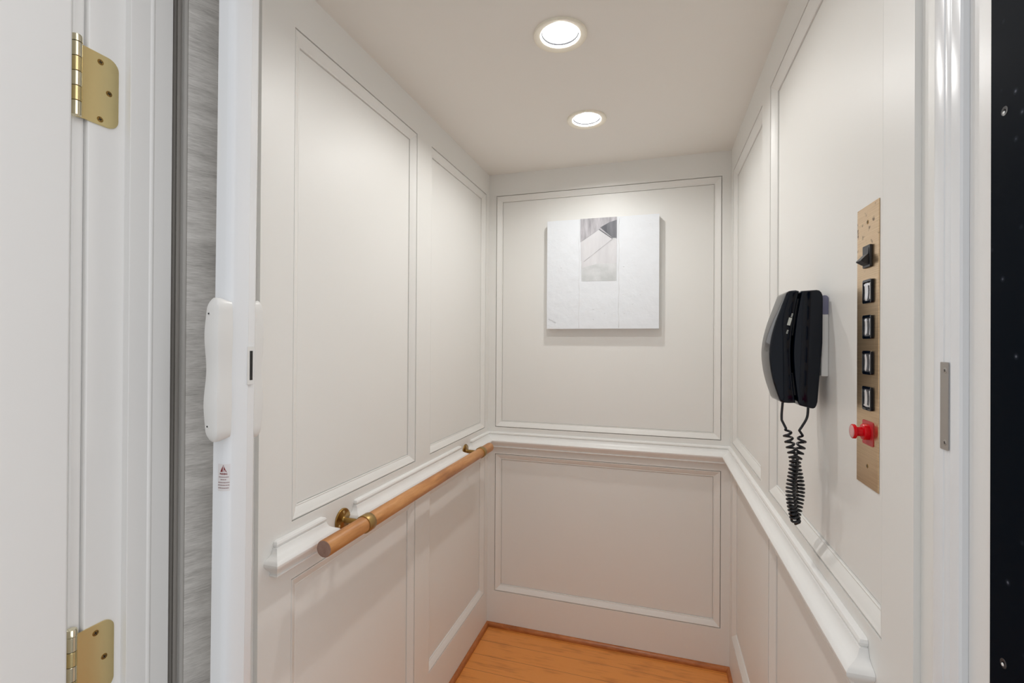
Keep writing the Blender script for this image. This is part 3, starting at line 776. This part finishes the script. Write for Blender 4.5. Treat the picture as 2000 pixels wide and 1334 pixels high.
tri(ZS+.0085, ZS+.0195, .0052, .0005)
build('warning_triangle', bm, M['ink'], stk)
# the legible word, then the blurred small print as broken dashes
fc = bpy.data.curves.new('warning_word', 'FONT'); fc.body = 'WARNING'; fc.size = .0042; fc.align_x = 'CENTER'; fc.offset = .00012
tmp = bpy.data.objects.new('warning_word', fc); COL.objects.link(tmp)
bpy.context.view_layer.update()
me = bpy.data.meshes.new_from_object(tmp.evaluated_get(bpy.context.evaluated_depsgraph_get()))
bpy.data.objects.remove(tmp); bpy.data.curves.remove(fc)
xs = [v.co.x for v in me.vertices]; kx = .0062/max(max(xs), 1e-6)
for v in me.vertices: v.co = Vector(on_post(S0+v.co.x*kx, ZS+.0040+v.co.y, .0005))
me.name = 'warning_word'; me.materials.append(M['ink'])
o = bpy.data.objects.new('warning_word', me); COL.objects.link(o); o.parent = stk; o.location = -world_loc(stk)
bm = bmesh.new()
for z, w in ((ZS-.0002, .0078), (ZS-.0042, .0046), (ZS-.0088, .0090), (ZS-.0130, .0095), (ZS-.0174, .0090)):
    s = -w
    while s < w-.0006:
        l = min(random.uniform(.0009, .0024), w-s); strip_quad(bm, S0+s, S0+s+l, z, z+.0014, .0005, 2); s += l+.0004
build('small_print', bm, M['ink2'], stk)
# accordion panels (folded) and their grey hinge profiles
folds = [(-.7755, -1.4670), (-.7450, -1.4085), (-.7200, -1.4480), (-.6950, -1.4080), (-.6680, -1.4560)]
for i, (a, b) in enumerate(zip(folds, folds[1:])):
    a, b = Vector((*a, 0)), Vector((*b, 0)); d = (b-a).normalized(); L_ = (b-a).length-.004; nrm = Vector((d.y, -d.x, 0))
    ang = math.atan2(d.y, d.x)
    bm = bmesh.new(); box(bm, .002, L_, -.003, .003, -1.28, .76)
    o = build('fold_panel', bm, M['grass'], gt)
    o.location = Vector((a.x, a.y, ZR)) - world_loc(gt); o.rotation_euler = (0, 0, ang)
for (x, y) in folds[1:-1]:
    bm = bmesh.new(); lathe(bm, (x, y, .012), (0, 0, 1), [(0, .0042), (2.035, .0042)], 14); build('fold_hinge', bm, M['grey_alu2'], gt, smooth=True, auto=.6)
bm = bmesh.new()
prof = [(-.8040, -1.4580), (-.8040, -1.4700), (-.7985, -1.4700), (-.7980, -1.4735), (-.7950, -1.4735), (-.7945, -1.4700), (-.7925, -1.4690), (-.7915, -1.4720), (-.7880, -1.4735), (-.7870, -1.4700), (-.7845, -1.4690), (-.7845, -1.4580)]
prism(bm, prof, .008, 2.05, PLAN); o = build('anchor_profile', bm, M['grey_alu'], gt); o['label'] = 'dark grey ribbed anchor profile'
bm = bmesh.new()
prof = [(-.7842, -1.4590), (-.7842, -1.4695), (-.7815, -1.4705), (-.7810, -1.4680), (-.7795, -1.4680), (-.7790, -1.4705), (-.7760, -1.4700), (-.7750, -1.4660), (-.7760, -1.4590)]
prism(bm, prof, .008, 2.05, PLAN); build('edge_profile', bm, M['grey_alu2'], gt)

# ------------------------------------------------------------------ gate receiver channel at the right
gr = empty('gate_receiver', (.2880, -1.479, 0), 'white enamelled receiving channel for the gate on the right jamb', 'gate channel')
prof = [(.2913, -1.5022), (.2860, -1.5026), (.2842, -1.5010), (.2839, -1.4990), (.2839, -1.4875), (.2846, -1.4868), (.2846, -1.4850), (.2841, -1.4840), (.2841, -1.4770), (.2849, -1.4762), (.2849, -1.4750), (.2840, -1.4740), (.2836, -1.4700), (.2836, -1.4600), (.2842, -1.4562), (.2856, -1.4550), (.2908, -1.4550), (.2908, -1.4640), (.2913, -1.4650)]
bm = bmesh.new(); prism(bm, prof, .006, ZH-.002, PLAN); ch = build('channel', bm, M['enamel'], gr, smooth=True, auto=.6)
bm = bmesh.new(); prism(bm, round_poly([(-1.4850, 1.2090), (-1.4712, 1.2090), (-1.4712, 1.2990), (-1.4850, 1.2990)], .001), .2838, .2828, lambda a, b, h: (h, a, b))
kp = build('keeper_plate', bm, M['steel'], gr); kp['label'] = 'dull steel keeper plate'
for z in (1.2905, 1.2165): screw(-1.4800, z, kp, .2828, M['steel'], .0030)

# ------------------------------------------------------------------ daylight from the landing, camera, view
w = bpy.data.worlds.new('landing_daylight'); S.world = w; w.use_nodes = True
bg = w.node_tree.nodes['Background']
tcw = w.node_tree.nodes.new('ShaderNodeTexCoord'); spw = w.node_tree.nodes.new('ShaderNodeSeparateXYZ')
w.node_tree.links.new(tcw.outputs['Generated'], spw.inputs[0])
def wmath(op, a, b=None, c=None):
    n_ = w.node_tree.nodes.new('ShaderNodeMath'); n_.operation = op
    for k_, v_ in enumerate((a, b, c)):
        if v_ is None: continue
        if isinstance(v_, (int, float)): n_.inputs[k_].default_value = v_
        else: w.node_tree.links.new(v_, n_.inputs[k_])
    return n_.outputs[0]
def wstep(src, lo, hi):
    n_ = w.node_tree.nodes.new('ShaderNodeMapRange'); n_.interpolation_type = 'SMOOTHSTEP'
    n_.inputs['From Min'].default_value = lo; n_.inputs['From Max'].default_value = hi
    w.node_tree.links.new(src, n_.inputs['Value']); return n_.outputs[0]
# added fill lobes along both x directions and from above, dimmer behind the camera
ends = wstep(wmath('ABSOLUTE', spw.outputs['X']), 0.50, 0.92)
lum = wmath('MULTIPLY_ADD', ends, 0.92, 0.56)
lum = wmath('MULTIPLY_ADD', wstep(spw.outputs['Z'], 0.45, 0.9), 0.9, lum)
mxw = w.node_tree.nodes.new('ShaderNodeVectorMath'); mxw.operation = 'SCALE'
mxw.inputs[0].default_value = (0.985, 0.99, 1.01); w.node_tree.links.new(lum, mxw.inputs['Scale'])
w.node_tree.links.new(mxw.outputs[0], bg.inputs['Color'])
bg.inputs['Strength'].default_value = 1.0

yaw, pitch, roll = math.radians(17.1398), math.radians(0.1928), math.radians(0.332)
c, s = math.cos(yaw), math.sin(yaw)
r = Vector((c, s, 0)); fw = Vector((-s, c, 0)); u = Vector((0, 0, 1))
F = fw*math.cos(pitch) + u*math.sin(pitch); u2 = u*math.cos(pitch) - fw*math.sin(pitch)
R_ = r*math.cos(roll) + u2*math.sin(roll); U_ = u2*math.cos(roll) - r*math.sin(roll)
cam = bpy.data.cameras.new('camera'); co = bpy.data.objects.new('camera', cam); COL.objects.link(co)
mw = Matrix((R_, U_, -F)).transposed().to_4x4(); mw.translation = CAM; co.matrix_world = mw
cam.sensor_width = 36; cam.lens = 919.36/2000*36; cam.clip_start = 0.01
S.camera = co
S.view_settings.view_transform = 'Standard'; S.view_settings.look = 'None'; S.view_settings.gamma = 1; S.view_settings.use_curve_mapping = False
S.view_settings.exposure = 0.15
S.cycles.max_bounces = 12; S.cycles.diffuse_bounces = 8
S.cycles.use_denoising = True
